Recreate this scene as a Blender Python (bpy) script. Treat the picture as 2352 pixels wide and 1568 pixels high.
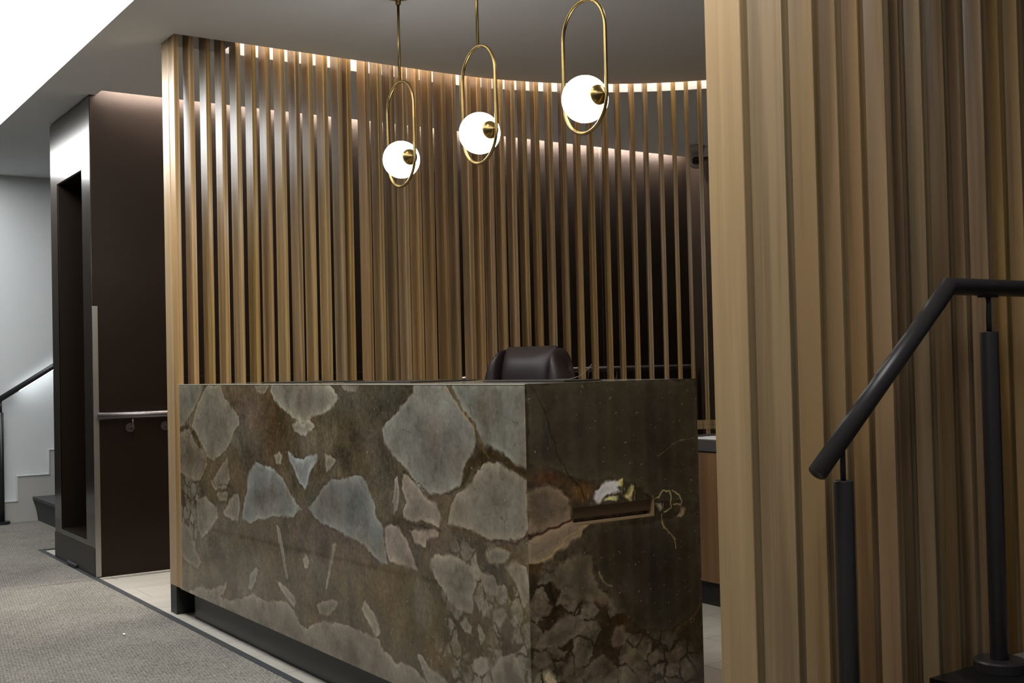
import bpy, bmesh, math, random
import numpy as np
from mathutils import Vector, Matrix

for o in list(bpy.data.objects):
    bpy.data.objects.remove(o, do_unlink=True)
scene = bpy.context.scene
COL = scene.collection
PI = math.pi
random.seed(7)

# ---------------------------------------------------------------- camera
# X runs along the marble desk's end face, Y along its long face, Z up (metres)
EYE, H = 1.154, 2.78
cam_data = bpy.data.cameras.new('camera')
cam_data.sensor_width = 36.0
cam_data.lens = 2644.66 / 2352 * 36.0
cam_data.clip_start = 0.05
cam = bpy.data.objects.new('camera', cam_data)
COL.objects.link(cam)
yaw, pitch, roll = 0.968423079, 0.0216894214, -0.0231505064
Fv = Vector((math.cos(yaw)*math.cos(pitch), math.sin(yaw)*math.cos(pitch), math.sin(pitch)))
R0 = Vector((math.sin(yaw), -math.cos(yaw), 0))
U0 = R0.cross(Fv)
Rv = R0*math.cos(roll) + U0*math.sin(roll)
Uv = U0*math.cos(roll) - R0*math.sin(roll)
M = Matrix((Rv, Uv, -Fv)).transposed().to_4x4()
M.translation = Vector((0, 0, EYE))
cam.matrix_world = M
scene.camera = cam

# ---------------------------------------------------------------- world and exposure
scene.view_settings.view_transform = 'Standard'
scene.view_settings.look = 'None'
scene.view_settings.gamma = 1.0
scene.view_settings.use_curve_mapping = False
scene.view_settings.exposure = 0.0
world = bpy.data.worlds.new('lobby_ambient')
scene.world = world
world.use_nodes = True
world.node_tree.nodes['Background'].inputs['Color'].default_value = (0.95, 0.98, 1.0, 1)
world.node_tree.nodes['Background'].inputs['Strength'].default_value = 0.07

PANEL_STRENGTH = 11.0       # luminous ceiling panel over the aisle
COVE_STRENGTH = 22.0       # LED lines hidden in the two ceiling coves
GLOBE_STRENGTH = 11.0       # opal globes
STAIR_LED = 16.0            # LED line under the stair rail


def area_light(name, loc, size, size_y, energy, color, rot=(0, 0, 0), spread=PI):
    l = bpy.data.lights.new(name, 'AREA')
    l.shape = 'RECTANGLE'
    l.size, l.size_y = size, size_y
    l.energy, l.color, l.spread = energy, color, spread
    o = bpy.data.objects.new(name, l)
    o.location, o.rotation_euler = loc, rot
    COL.objects.link(o)
    return o


def spot(name, loc, target, energy, color, angle, blend=0.6, radius=0.05):
    l = bpy.data.lights.new(name, 'SPOT')
    l.energy, l.color, l.spot_size, l.spot_blend, l.shadow_soft_size = energy, color, angle, blend, radius
    o = bpy.data.objects.new(name, l)
    o.location = loc
    o.rotation_euler = (Vector(target) - Vector(loc)).to_track_quat('-Z', 'Y').to_euler()
    COL.objects.link(o)
    return o


# unseen spots added just under the ceiling to brighten the slat screen
for dx, dy, en in ((1.98, 3.2, 26), (2.02, 4.0, 16), (3.0, 3.0, 34)):
    spot('added_screen_spot', (dx, dy, H-.01), (dx+.12, dy+.35, 0), en, (1.0, .90, .76), math.radians(150), 1.0, .06)

# ---------------------------------------------------------------- helpers
def srgb(r, g, b, k=1.0):
    f = lambda c: (c/255/12.92 if c/255 <= .04045 else ((c/255+.055)/1.055)**2.4)
    return (min(f(r)*k, 1), min(f(g)*k, 1), min(f(b)*k, 1), 1)


def material(name, color=(.5, .5, .5, 1), rough=.5, metal=0.0, spec=.5, coat=0.0, emit=None, strength=0, coat_rough=.1):
    m = bpy.data.materials.new(name)
    m.use_nodes = True
    b = m.node_tree.nodes['Principled BSDF']
    b.inputs['Base Color'].default_value = color
    b.inputs['Roughness'].default_value = rough
    b.inputs['Metallic'].default_value = metal
    b.inputs['Specular IOR Level'].default_value = spec
    b.inputs['Coat Weight'].default_value = coat
    b.inputs['Coat Roughness'].default_value = coat_rough
    if emit:
        b.inputs['Emission Color'].default_value = emit
        b.inputs['Emission Strength'].default_value = strength
    return m


class NT:
    def __init__(self, m):
        self.t = m.node_tree
        self.b = m.node_tree.nodes['Principled BSDF']

    def n(self, kind, **kw):
        nd = self.t.nodes.new(kind)
        for k, v in kw.items():
            if k in nd.inputs:
                nd.inputs[k].default_value = v
            else:
                setattr(nd, k, v)
        return nd

    def l(self, a, b):
        self.t.links.new(a, b)

    def ramp(self, fac, stops):
        r = self.n('ShaderNodeValToRGB')
        el = r.color_ramp.elements
        while len(el) < len(stops):
            el.new(.5)
        for e, (p, c) in zip(el, stops):
            e.position, e.color = p, c
        self.l(fac, r.inputs['Fac'])
        return r.outputs['Color']

    def mix(self, fac, a, b, mode='MIX'):
        x = self.n('ShaderNodeMix', data_type='RGBA', blend_type=mode)
        for s, v in ((x.inputs['Factor'], fac), (x.inputs[6], a), (x.inputs[7], b)):
            if hasattr(v, 'links'):
                self.l(v, s)
            else:
                s.default_value = v
        return x.outputs[2]

    def math(self, op, a, b=0.0, c=0.0, clamp=False):
        x = self.n('ShaderNodeMath', operation=op, use_clamp=clamp)
        for s, v in zip(x.inputs, (a, b, c)):
            if hasattr(v, 'links'):
                self.l(v, s)
            else:
                s.default_value = v
        return x.outputs[0]

    def mrange(self, v, a, b, c=0.0, d=1.0):
        x = self.n('ShaderNodeMapRange')
        self.l(v, x.inputs['Value'])
        for k, q in zip(('From Min', 'From Max', 'To Min', 'To Max'), (a, b, c, d)):
            x.inputs[k].default_value = q
        return x.outputs['Result']

    def coords(self, kind='Object', scale=(1, 1, 1), loc=(0, 0, 0)):
        tc = self.n('ShaderNodeTexCoord')
        mp = self.n('ShaderNodeMapping')
        mp.inputs['Scale'].default_value = scale
        mp.inputs['Location'].default_value = loc
        self.l(tc.outputs[kind], mp.inputs['Vector'])
        return mp.outputs['Vector']


def link(name, bm, mat, parent=None, bevel=0.0, segs=2, smooth=False, sub=0):
    me = bpy.data.meshes.new(name)
    bmesh.ops.recalc_face_normals(bm, faces=bm.faces)
    bm.to_mesh(me)
    bm.free()
    o = bpy.data.objects.new(name, me)
    COL.objects.link(o)
    for m in (mat if isinstance(mat, (list, tuple)) else [mat]):
        me.materials.append(m)
    if smooth:
        for p in me.polygons:
            p.use_smooth = True
    if bevel:
        b = o.modifiers.new('bevel', 'BEVEL')
        b.width, b.segments, b.limit_method, b.angle_limit = bevel, segs, 'ANGLE', math.radians(40)
    if sub:
        s = o.modifiers.new('sub', 'SUBSURF')
        s.levels = s.render_levels = sub
    if parent:
        o.parent = parent
    return o


def box(bm, a, b, mat=0):
    x0, y0, z0 = a
    x1, y1, z1 = b
    v = [bm.verts.new(p) for p in ((x0, y0, z0), (x1, y0, z0), (x1, y1, z0), (x0, y1, z0),
                                   (x0, y0, z1), (x1, y0, z1), (x1, y1, z1), (x0, y1, z1))]
    for f in ((3, 2, 1, 0), (4, 5, 6, 7), (0, 1, 5, 4), (1, 2, 6, 5), (2, 3, 7, 6), (3, 0, 4, 7)):
        fc = bm.faces.new([v[i] for i in f])
        fc.material_index = mat
    return v


def B(name, a, b, mat, parent=None, bevel=0.0, segs=2):
    bm = bmesh.new()
    box(bm, a, b)
    return link(name, bm, mat, parent, bevel, segs)


def prism(bm, pts, z0, z1):
    lo = [bm.verts.new((x, y, z0)) for x, y in pts]
    hi = [bm.verts.new((x, y, z1)) for x, y in pts]
    n = len(pts)
    bm.faces.new(lo[::-1])
    bm.faces.new(hi)
    for i in range(n):
        bm.faces.new((lo[i], lo[(i+1) % n], hi[(i+1) % n], hi[i]))


def tube(bm, pts, r, seg=16, closed=False, caps=True):
    """round tube along a polyline, mitred at the corners"""
    P = [Vector(p) for p in pts]
    n = len(P)
    rings = []
    up = None
    for i in range(n):
        if closed:
            d0, d1 = (P[i]-P[i-1]).normalized(), (P[(i+1) % n]-P[i]).normalized()
        else:
            d0 = (P[i]-P[i-1]).normalized() if i else (P[1]-P[0]).normalized()
            d1 = (P[i+1]-P[i]).normalized() if i < n-1 else d0
        t = (d0+d1).normalized()
        if up is None:
            ref = Vector((0, 0, 1)) if abs(t.z) < .9 else Vector((1, 0, 0))
            up = (ref - t*ref.dot(t)).normalized()
        else:
            up = (up - t*up.dot(t)).normalized()
        side = t.cross(up)
        k = 1.0/max(.3, math.sqrt((1+d0.dot(d1))/2))
        bis = (d1-d0)
        ring = []
        for j in range(seg):
            a = 2*PI*j/seg
            v = up*math.cos(a)*r + side*math.sin(a)*r
            if bis.length > 1e-5:
                bn = bis.normalized()
                v = v + bn*(v.dot(bn))*(k-1)
            ring.append(bm.verts.new(P[i]+v))
        rings.append(ring)
    for i in range(n if closed else n-1):
        a, b = rings[i], rings[(i+1) % n]
        for j in range(seg):
            bm.faces.new((a[j], a[(j+1) % seg], b[(j+1) % seg], b[j]))
    if caps and not closed:
        bm.faces.new(rings[0][::-1])
        bm.faces.new(rings[-1])


def lathe(bm, prof, origin=(0, 0, 0), axis=(0, 0, 1), seg=32):
    """profile [(radius, height)] turned about an axis"""
    ax = Vector(axis).normalized()
    ref = Vector((0, 0, 1)) if abs(ax.z) < .9 else Vector((1, 0, 0))
    u = (ref - ax*ref.dot(ax)).normalized()
    w = ax.cross(u)
    o = Vector(origin)
    rings = []
    for r, h in prof:
        if r < 1e-6:
            rings.append([bm.verts.new(o+ax*h)])
        else:
            rings.append([bm.verts.new(o+ax*h+u*r*math.cos(2*PI*j/seg)+w*r*math.sin(2*PI*j/seg)) for j in range(seg)])
    for a, b in zip(rings, rings[1:]):
        for j in range(seg):
            k = (j+1) % seg
            if len(a) == 1 and len(b) == 1:
                continue
            if len(a) == 1:
                bm.faces.new((a[0], b[j], b[k]))
            elif len(b) == 1:
                bm.faces.new((a[j], a[k], b[0]))
            else:
                bm.faces.new((a[j], a[k], b[k], b[j]))
    for r in (rings[0], rings[-1]):
        if len(r) > 1:
            bm.faces.new(r)


def tag(o, label, cat, group=None):
    o['label'], o['category'] = label, cat
    if group:
        o['group'] = group
    return o


def thing(name, label, cat, loc=(0, 0, 0), group=None):
    o = bpy.data.objects.new(name, None)
    o.empty_display_size = .05
    COL.objects.link(o)
    o.location = loc
    return tag(o, label, cat, group)


def struct(o):
    o['kind'] = 'structure'
    return o


# ---------------------------------------------------------------- materials
def oak(name, dark, light, rough=.30, random_tint=.32, spec=.75, hue=.005):
    m = material(name, rough=rough, spec=spec)
    t = NT(m)
    info = t.n('ShaderNodeObjectInfo')
    tc = t.n('ShaderNodeTexCoord')
    off = t.n('ShaderNodeCombineXYZ')
    r20 = t.math('MULTIPLY', info.outputs['Random'], 37.0)
    t.l(r20, off.inputs[0]); t.l(r20, off.inputs[1]); t.l(r20, off.inputs[2])
    add = t.n('ShaderNodeVectorMath', operation='ADD')
    t.l(tc.outputs['Object'], add.inputs[0]); t.l(off.outputs[0], add.inputs[1])
    mp = t.n('ShaderNodeMapping')
    mp.inputs['Scale'].default_value = (14, 14, .55)
    t.l(add.outputs[0], mp.inputs['Vector'])
    big = t.n('ShaderNodeTexNoise', Scale=1.6, Detail=3.0, Roughness=.55)
    t.l(mp.outputs[0], big.inputs['Vector'])
    wave = t.n('ShaderNodeTexWave', Scale=1.1, Distortion=6.5, Detail=2.5)
    wave.inputs['Detail Scale'].default_value = 1.2
    t.l(mp.outputs[0], wave.inputs['Vector'])
    mp2 = t.n('ShaderNodeMapping')
    mp2.inputs['Scale'].default_value = (260, 260, 3.2)
    t.l(add.outputs[0], mp2.inputs['Vector'])
    fine = t.n('ShaderNodeTexNoise', Scale=1.0, Detail=2.0)
    t.l(mp2.outputs[0], fine.inputs['Vector'])
    f = t.math('ADD', t.math('MULTIPLY', big.outputs['Fac'], .55), t.math('MULTIPLY', wave.outputs['Fac'], .34))
    f = t.math('ADD', f, t.math('MULTIPLY', fine.outputs['Fac'], .30))
    rnd = t.math('MULTIPLY', t.math('SUBTRACT', info.outputs['Random'], .5), random_tint)
    f = t.math('ADD', f, rnd)
    c = t.ramp(f, [(.28, dark), (.80, light)])
    # pieces lean a little towards red or towards olive from one board to the next
    h = t.n('ShaderNodeHueSaturation')
    r2 = t.math('FRACT', t.math('MULTIPLY', info.outputs['Random'], 7.31))
    t.l(t.mrange(r2, 0, 1, .503-hue, .503+hue), h.inputs['Hue'])
    t.l(t.mrange(t.math('FRACT', t.math('MULTIPLY', info.outputs['Random'], 3.77)), 0, 1, .86, 1.08), h.inputs['Saturation'])
    t.l(c, h.inputs['Color'])
    t.l(h.outputs['Color'], t.b.inputs['Base Color'])
    bp = t.n('ShaderNodeBump', Strength=.12, Distance=.002)
    t.l(fine.outputs['Fac'], bp.inputs['Height'])
    t.l(bp.outputs[0], t.b.inputs['Normal'])
    return m


M_OAK = oak('oak_slats', srgb(116, 89, 54), srgb(176, 142, 98))
M_OAKPOST = oak('oak_post', srgb(166, 134, 90), srgb(188, 154, 108), rough=.30, random_tint=.05, hue=.0)
M_WALNUT = oak('brown_veneer', srgb(92, 62, 38), srgb(120, 84, 54), rough=.5, random_tint=0)
M_SLOTWOOD = material('slot_veneer', srgb(98, 78, 60), .5)
M_CEIL = material('ceiling_paint', srgb(226, 229, 232), .7, spec=.3)
M_WHITE = material('white_wall_paint', srgb(206, 208, 207), .6, spec=.35)
M_SKIRT = material('white_skirt_gloss', srgb(176, 174, 168), .45)
M_BLACK = material('black_base', srgb(26, 26, 26), .45)
M_PLINTH = material('black_plinth', srgb(24, 24, 24), .36)
M_RUBBER = material('black_edge_rubber', srgb(38, 38, 40), .6)
M_RAIL = material('black_rail_paint', srgb(62, 58, 58), .36, spec=.5)
M_RAILDARK = material('dark_stair_rail_paint', srgb(32, 32, 35), .4)
M_GRAPHITE = material('dark_tread_rubber', srgb(62, 63, 64), .6)
M_STEEL = material('brushed_steel_rail', srgb(112, 106, 104), .42, metal=1.0)
M_LEDGE = material('dark_desk_pad', srgb(40, 38, 34), .3)
M_LEATHER = material('dark_brown_leather', srgb(36, 28, 28), .45, spec=.35)
M_PLASTIC = material('black_plastic', srgb(20, 20, 21), .5)
M_CHROME = material('grey_metal', srgb(120, 120, 120), .3, metal=1.0)
M_PAPER = material('white_paper', srgb(232, 232, 232), .7)
M_COUNTER = material('dark_counter_stone', srgb(70, 68, 66), .35)
M_CAMW = material('grey_camera_housing', srgb(170, 166, 160), .5)
M_LENS = material('black_lens', srgb(6, 6, 6), .2)
M_PANEL = material('luminous_panel', (1, 1, 1, 1), .6, emit=(.97, .985, 1.0, 1), strength=PANEL_STRENGTH)
M_LED = material('warm_led', (1, 1, 1, 1), .6, emit=(1.0, .93, .87, 1), strength=COVE_STRENGTH*.25)
M_LED3 = material('warm_led_front', (1, 1, 1, 1), .6, emit=(1.0, .88, .74, 1), strength=COVE_STRENGTH*5.5)
M_LED2 = material('warm_led_wall_wash', (1, 1, 1, 1), .6, emit=(1.0, .92, .86, 1), strength=260)
M_STAIRLED = material('cool_led', (1, 1, 1, 1), .6, emit=(.9, .96, 1.0, 1), strength=STAIR_LED)
M_GLOBE = material('opal_globe', (1, 1, 1, 1), .3, emit=(1.0, .96, .88, 1), strength=GLOBE_STRENGTH)

# aged brass, slightly uneven
M_BRASS = material('aged_brass', srgb(150, 128, 84), .32, metal=1.0)
t = NT(M_BRASS)
nz = t.n('ShaderNodeTexNoise', Scale=26.0, Detail=4.0)
t.l(t.coords('Object', (1, 1, .4)), nz.inputs['Vector'])
t.l(t.ramp(nz.outputs['Fac'], [(.3, srgb(128, 108, 70)), (.7, srgb(172, 146, 92))]), t.b.inputs['Base Color'])
t.l(t.mrange(nz.outputs['Fac'], .2, .8, .24, .42), t.b.inputs['Roughness'])


def brushed(name, dark, light, rough):
    m = material(name, rough=rough, metal=1.0)
    t = NT(m)
    v = t.coords('Object', (3, 3, 300))
    n1 = t.n('ShaderNodeTexNoise', Scale=1.0, Detail=3.0)
    t.l(v, n1.inputs['Vector'])
    n2 = t.n('ShaderNodeTexNoise', Scale=.9, Detail=4.0)
    t.l(t.coords('Object', (1, 1, 1)), n2.inputs['Vector'])
    f = t.math('ADD', t.math('MULTIPLY', n1.outputs['Fac'], .2), t.math('MULTIPLY', n2.outputs['Fac'], .8))
    t.l(t.ramp(f, [(.3, dark), (.7, light)]), t.b.inputs['Base Color'])
    t.l(t.mrange(n1.outputs['Fac'], .2, .8, rough-.01, rough+.02), t.b.inputs['Roughness'])
    return m


M_BRONZE = brushed('dark_bronze_panel', srgb(40, 31, 24), srgb(47, 37, 29), .34)
M_BRONZE.node_tree.nodes['Principled BSDF'].inputs['Metallic'].default_value = .65
M_PORTAL = brushed('brushed_steel_panel', srgb(92, 88, 84), srgb(104, 99, 94), .20)
M_GUARD = brushed('steel_edge', srgb(170, 166, 160), srgb(190, 186, 180), .35)

# cream floor tile, running bond
M_TILE = material('cream_tile', rough=.42)
t = NT(M_TILE)
v = t.coords('Object', (1, 1, 1), (-3.39+.31*20+.31, -3.234+.311*40, 0))
br = t.n('ShaderNodeTexBrick', offset=.5, squash=1.0)
t.l(v, br.inputs['Vector'])
for k, q in (('Scale', 1.0), ('Mortar Size', .0022), ('Mortar Smooth', .2), ('Bias', 0), ('Brick Width', .62), ('Row Height', .311)):
    br.inputs[k].default_value = q
br.inputs['Color1'].default_value = srgb(172, 167, 156)
br.inputs['Color2'].default_value = srgb(180, 175, 164)
br.inputs['Mortar'].default_value = srgb(120, 112, 98)
nz = t.n('ShaderNodeTexNoise', Scale=3.0, Detail=5.0)
t.l(t.coords('Object', (1, 4, 1)), nz.inputs['Vector'])
t.l(t.mix(.35, br.outputs['Color'], t.ramp(nz.outputs['Fac'], [(.3, (.55, .53, .5, 1)), (.7, (1, 1, 1, 1))]), 'MULTIPLY'), t.b.inputs['Base Color'])

# ribbed loop carpet
M_CARPET = material('grey_loop_carpet', rough=.95, spec=.1)
t = NT(M_CARPET)
v = t.coords('Object', (1, 1, 1))
vo = t.n('ShaderNodeTexVoronoi', Scale=150.0)
mpc = t.n('ShaderNodeMapping')
mpc.inputs['Rotation'].default_value = (0, 0, .25)
mpc.inputs['Scale'].default_value = (1.0, .55, 1)
t.l(v, mpc.inputs['Vector'])
t.l(mpc.outputs[0], vo.inputs['Vector'])
wv = t.n('ShaderNodeTexWave', Scale=24.0, Distortion=1.5)
wv.bands_direction = 'X'
wv.inputs['Detail Scale'].default_value = 8
t.l(mpc.outputs[0], wv.inputs['Vector'])
nz = t.n('ShaderNodeTexNoise', Scale=1.8, Detail=5.0, Roughness=.6)
t.l(v, nz.inputs['Vector'])
n4 = t.n('ShaderNodeTexNoise', Scale=60.0, Detail=3.0)
t.l(v, n4.inputs['Vector'])
f = t.math('ADD', t.math('MULTIPLY', vo.outputs['Distance'], -.35), t.math('MULTIPLY', wv.outputs['Fac'], .10))
f = t.math('ADD', f, t.math('MULTIPLY', nz.outputs['Fac'], .42))
f = t.math('ADD', f, t.math('MULTIPLY', n4.outputs['Fac'], .45))
t.l(t.ramp(f, [(.12, srgb(86, 83, 77)), (.56, srgb(148, 144, 134))]), t.b.inputs['Base Color'])
bp = t.n('ShaderNodeBump', Strength=.5, Distance=.003)
t.l(f, bp.inputs['Height'])
t.l(bp.outputs[0], t.b.inputs['Normal'])

# ---------------------------------------------------------------- breccia marble
STONE_GAIN = 1.75
FRONT_CLASTS=[((100, 98, 88),[(5.101, 1.079), (5.035, 1.106), (4.872, 1.106), (4.827, 1.046), (4.746, 1.004), (4.667, 0.963), (4.658, 0.93), (4.728, 0.885), (4.801, 0.839), (4.9, 0.791), (4.988, 0.765), (5.064, 0.774), (5.127, 0.825), (5.204, 0.886), (5.257, 0.912), (5.199, 0.987)]),
((86, 86, 77),[(5.489, 1.111), (5.086, 1.111), (5.142, 1.052), (5.254, 0.967), (5.34, 0.919), (5.442, 0.887), (5.501, 0.876)]),
((95, 88, 75),[(5.473, 0.858), (5.37, 0.89), (5.286, 0.893), (5.207, 0.831), (5.076, 0.791), (5.066, 0.738), (5.161, 0.669), (5.325, 0.663), (5.466, 0.696)]),
((110, 110, 100),[(4.308, 1.114), (4.319, 1.082), (4.291, 1.043), (4.214, 1.005), (4.138, 0.995), (4.092, 0.977), (4.029, 0.959), (3.993, 0.96), (3.939, 0.991), (3.853, 0.997), (3.785, 1.016), (3.71, 1.056), (3.733, 1.077), (3.781, 1.113)]),
((114, 112, 104),[(4.121, 0.953), (4.047, 0.974), (4.02, 0.952), (3.993, 0.972), (3.957, 0.976), (3.914, 0.959), (3.941, 0.936), (3.995, 0.912), (4.031, 0.911), (4.095, 0.927)]),
((112, 118, 122),[(4.149, 0.849), (4.072, 0.826), (4.018, 0.814), (3.964, 0.832), (3.885, 0.847), (3.904, 0.813), (3.966, 0.772), (4.013, 0.717), (4.058, 0.736), (4.101, 0.779), (4.147, 0.814)]),
((100, 105, 104),[(4.654, 0.545), (4.629, 0.597), (4.592, 0.666), (4.555, 0.751), (4.478, 0.79), (4.384, 0.778), (4.304, 0.771), (4.227, 0.74), (4.152, 0.692), (4.08, 0.652), (4.044, 0.636), (4.119, 0.599), (4.234, 0.581), (4.457, 0.559), (4.588, 0.53)]),
((96, 101, 100),[(3.99, 0.645), (3.936, 0.679), (3.865, 0.728), (3.78, 0.763), (3.683, 0.773), (3.59, 0.789), (3.545, 0.789), (3.502, 0.761), (3.489, 0.736), (3.454, 0.698), (3.442, 0.66), (3.394, 0.631), (3.389, 0.579), (3.371, 0.519), (3.413, 0.517), (3.526, 0.55), (3.646, 0.571), (3.756, 0.587), (3.871, 0.604), (3.938, 0.62)]),
((102, 103, 98),[(3.394, 0.954), (3.365, 0.981), (3.295, 1.015), (3.228, 1.048), (3.175, 1.08), (3.167, 1.112), (2.979, 1.111), (2.935, 1.07), (2.87, 1.023), (2.818, 0.978), (2.809, 0.938), (2.843, 0.89), (2.877, 0.853), (2.901, 0.817), (2.959, 0.786), (3.017, 0.766), (3.089, 0.767), (3.162, 0.792), (3.25, 0.843), (3.328, 0.884), (3.375, 0.908)]),
((95, 98, 92),[(2.945, 1.111), (2.542, 1.11), (2.552, 0.868), (2.609, 0.881), (2.666, 0.911), (2.746, 0.929), (2.777, 0.934), (2.817, 0.99), (2.881, 1.035)]),
((106, 101, 91),[(2.98, 0.691), (2.96, 0.741), (2.925, 0.785), (2.879, 0.801), (2.824, 0.834), (2.758, 0.886), (2.707, 0.886), (2.648, 0.873), (2.6, 0.859), (2.553, 0.841), (2.558, 0.727), (2.578, 0.693), (2.656, 0.673), (2.757, 0.662), (2.863, 0.674), (2.952, 0.682)]),
((115, 106, 98),[(3.387, 0.632), (3.338, 0.653), (3.285, 0.646), (3.234, 0.61), (3.203, 0.581), (3.161, 0.524), (3.277, 0.522), (3.357, 0.531), (3.376, 0.561)]),
((112, 104, 95),[(3.257, 0.817), (3.212, 0.808), (3.15, 0.781), (3.102, 0.753), (3.042, 0.734), (3.014, 0.706), (3.033, 0.668), (3.105, 0.673), (3.193, 0.671), (3.257, 0.677), (3.262, 0.702), (3.229, 0.73), (3.26, 0.766)]),
((112, 104, 95),[(3.219, 0.643), (3.156, 0.643), (3.034, 0.662), (3.034, 0.641), (3.107, 0.624), (3.115, 0.598), (3.183, 0.609)]),
((108, 103, 92),[(3.098, 0.557), (3.061, 0.583), (2.978, 0.599), (2.921, 0.597), (2.878, 0.579), (2.835, 0.573), (2.82, 0.535), (2.838, 0.48), (2.851, 0.432), (2.906, 0.429), (2.962, 0.443), (3.018, 0.477), (3.064, 0.513)]),
((106, 101, 92),[(5.439, 0.101), (5.296, 0.15), (5.186, 0.185), (5.055, 0.194), (4.953, 0.214), (4.842, 0.251), (4.855, 0.223), (4.93, 0.178), (4.81, 0.17), (4.647, 0.212), (4.536, 0.249), (4.431, 0.241), (4.328, 0.252), (4.21, 0.263), (4.126, 0.245), (4.064, 0.203), (4.011, 0.189), (3.957, 0.221), (3.853, 0.253), (3.707, 0.256), (3.584, 0.257), (3.438, 0.263), (3.412, 0.228), (3.33, 0.205), (3.251, 0.214), (3.187, 0.202), (3.127, 0.171), (3.179, 0.097), (3.668, 0.069), (4.816, 0.049)]),
((112, 108, 98),[(4.295, 0.328), (4.207, 0.328), (4.133, 0.305), (4.106, 0.279), (4.126, 0.257), (4.172, 0.268), (4.247, 0.296)]),
((112, 108, 95),[(3.927, 0.299), (3.866, 0.323), (3.735, 0.332), (3.768, 0.302), (3.852, 0.264), (3.903, 0.266)]),
((110, 106, 95),[(3.557, 0.343), (3.534, 0.374), (3.498, 0.359), (3.449, 0.327), (3.43, 0.277), (3.466, 0.264), (3.508, 0.297)]),
((110, 105, 95),[(4.044, 0.445), (4.016, 0.467), (3.99, 0.452), (4.0, 0.421), (4.027, 0.414)]),
((104, 102, 92),[(4.279, 0.541), (4.256, 0.536), (4.202, 0.449), (4.179, 0.359), (4.202, 0.36), (4.231, 0.437), (4.267, 0.495)]),
((104, 100, 88),[(3.782, 0.535), (3.749, 0.546), (3.768, 0.494), (3.803, 0.432), (3.828, 0.365), (3.848, 0.365), (3.82, 0.437), (3.796, 0.49)]),
((104, 106, 100),[(4.59, 0.262), (4.576, 0.313), (4.498, 0.364), (4.478, 0.351), (4.512, 0.297), (4.557, 0.258)]),
((105, 100, 90),[(5.206, 0.574), (5.073, 0.594), (4.948, 0.569), (4.938, 0.526), (5.042, 0.445), (5.148, 0.398), (5.199, 0.447)]),
((108, 103, 94),[(4.864, 0.542), (4.788, 0.617), (4.683, 0.647), (4.67, 0.577), (4.7, 0.523), (4.84, 0.527)]),
((104, 98, 88),[(5.018, 0.67), (4.928, 0.72), (4.803, 0.796), (4.784, 0.703), (4.834, 0.648), (4.957, 0.635)]),
((104, 98, 88),[(4.945, 0.622), (4.811, 0.641), (4.824, 0.606), (4.91, 0.59)]),
((118, 112, 104),[(3.328, 0.735), (3.311, 0.801), (3.291, 0.815), (3.28, 0.765), (3.302, 0.699), (3.323, 0.684)]),
((115, 110, 100),[(4.291, 0.83), (4.241, 0.847), (4.213, 0.826), (4.234, 0.794), (4.273, 0.796)]),
((118, 112, 102),[(3.829, 0.85), (3.776, 0.852), (3.732, 0.833), (3.778, 0.806), (3.82, 0.785)]),
((104, 98, 86),[(2.769, 0.633), (2.677, 0.649), (2.638, 0.637), (2.669, 0.606), (2.74, 0.591), (2.765, 0.605)]),
((112, 104, 92),[(2.679, 0.593), (2.619, 0.617), (2.563, 0.603), (2.566, 0.522), (2.596, 0.49), (2.622, 0.54)]),
((110, 103, 92),[(2.803, 0.566), (2.741, 0.563), (2.712, 0.527), (2.723, 0.498), (2.784, 0.511)]),
((108, 103, 92),[(2.924, 0.396), (2.884, 0.421), (2.853, 0.397), (2.859, 0.367), (2.897, 0.372)]),
((108, 102, 92),[(2.857, 0.304), (2.813, 0.329), (2.771, 0.326), (2.778, 0.291), (2.826, 0.264), (2.852, 0.276)]),
((106, 100, 92),[(2.762, 0.294), (2.709, 0.344), (2.649, 0.361), (2.612, 0.335), (2.576, 0.278), (2.674, 0.229), (2.754, 0.251)]),
((106, 102, 94),[(3.192, 0.254), (3.142, 0.254), (3.112, 0.223), (3.017, 0.218), (2.972, 0.204), (3.115, 0.161), (3.15, 0.203)]),
((98, 92, 80),[(5.421, 0.453), (5.282, 0.43), (5.231, 0.343), (5.153, 0.298), (5.209, 0.254), (5.373, 0.27), (5.471, 0.315)]),
((96, 90, 80),[(4.495, 1.106), (4.328, 1.106), (4.371, 1.07), (4.454, 1.073)]),
((98, 95, 86),[(3.7, 1.106), (3.546, 1.106), (3.577, 1.078), (3.67, 1.081)]),
((108, 103, 93),[(2.745, 0.466), (2.693, 0.491), (2.674, 0.461), (2.716, 0.421), (2.756, 0.436)]),
((108, 103, 93),[(2.665, 0.451), (2.635, 0.478), (2.621, 0.453), (2.646, 0.433)]),
((106, 101, 91),[(2.807, 0.473), (2.775, 0.49), (2.765, 0.463), (2.798, 0.435)])]
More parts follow.
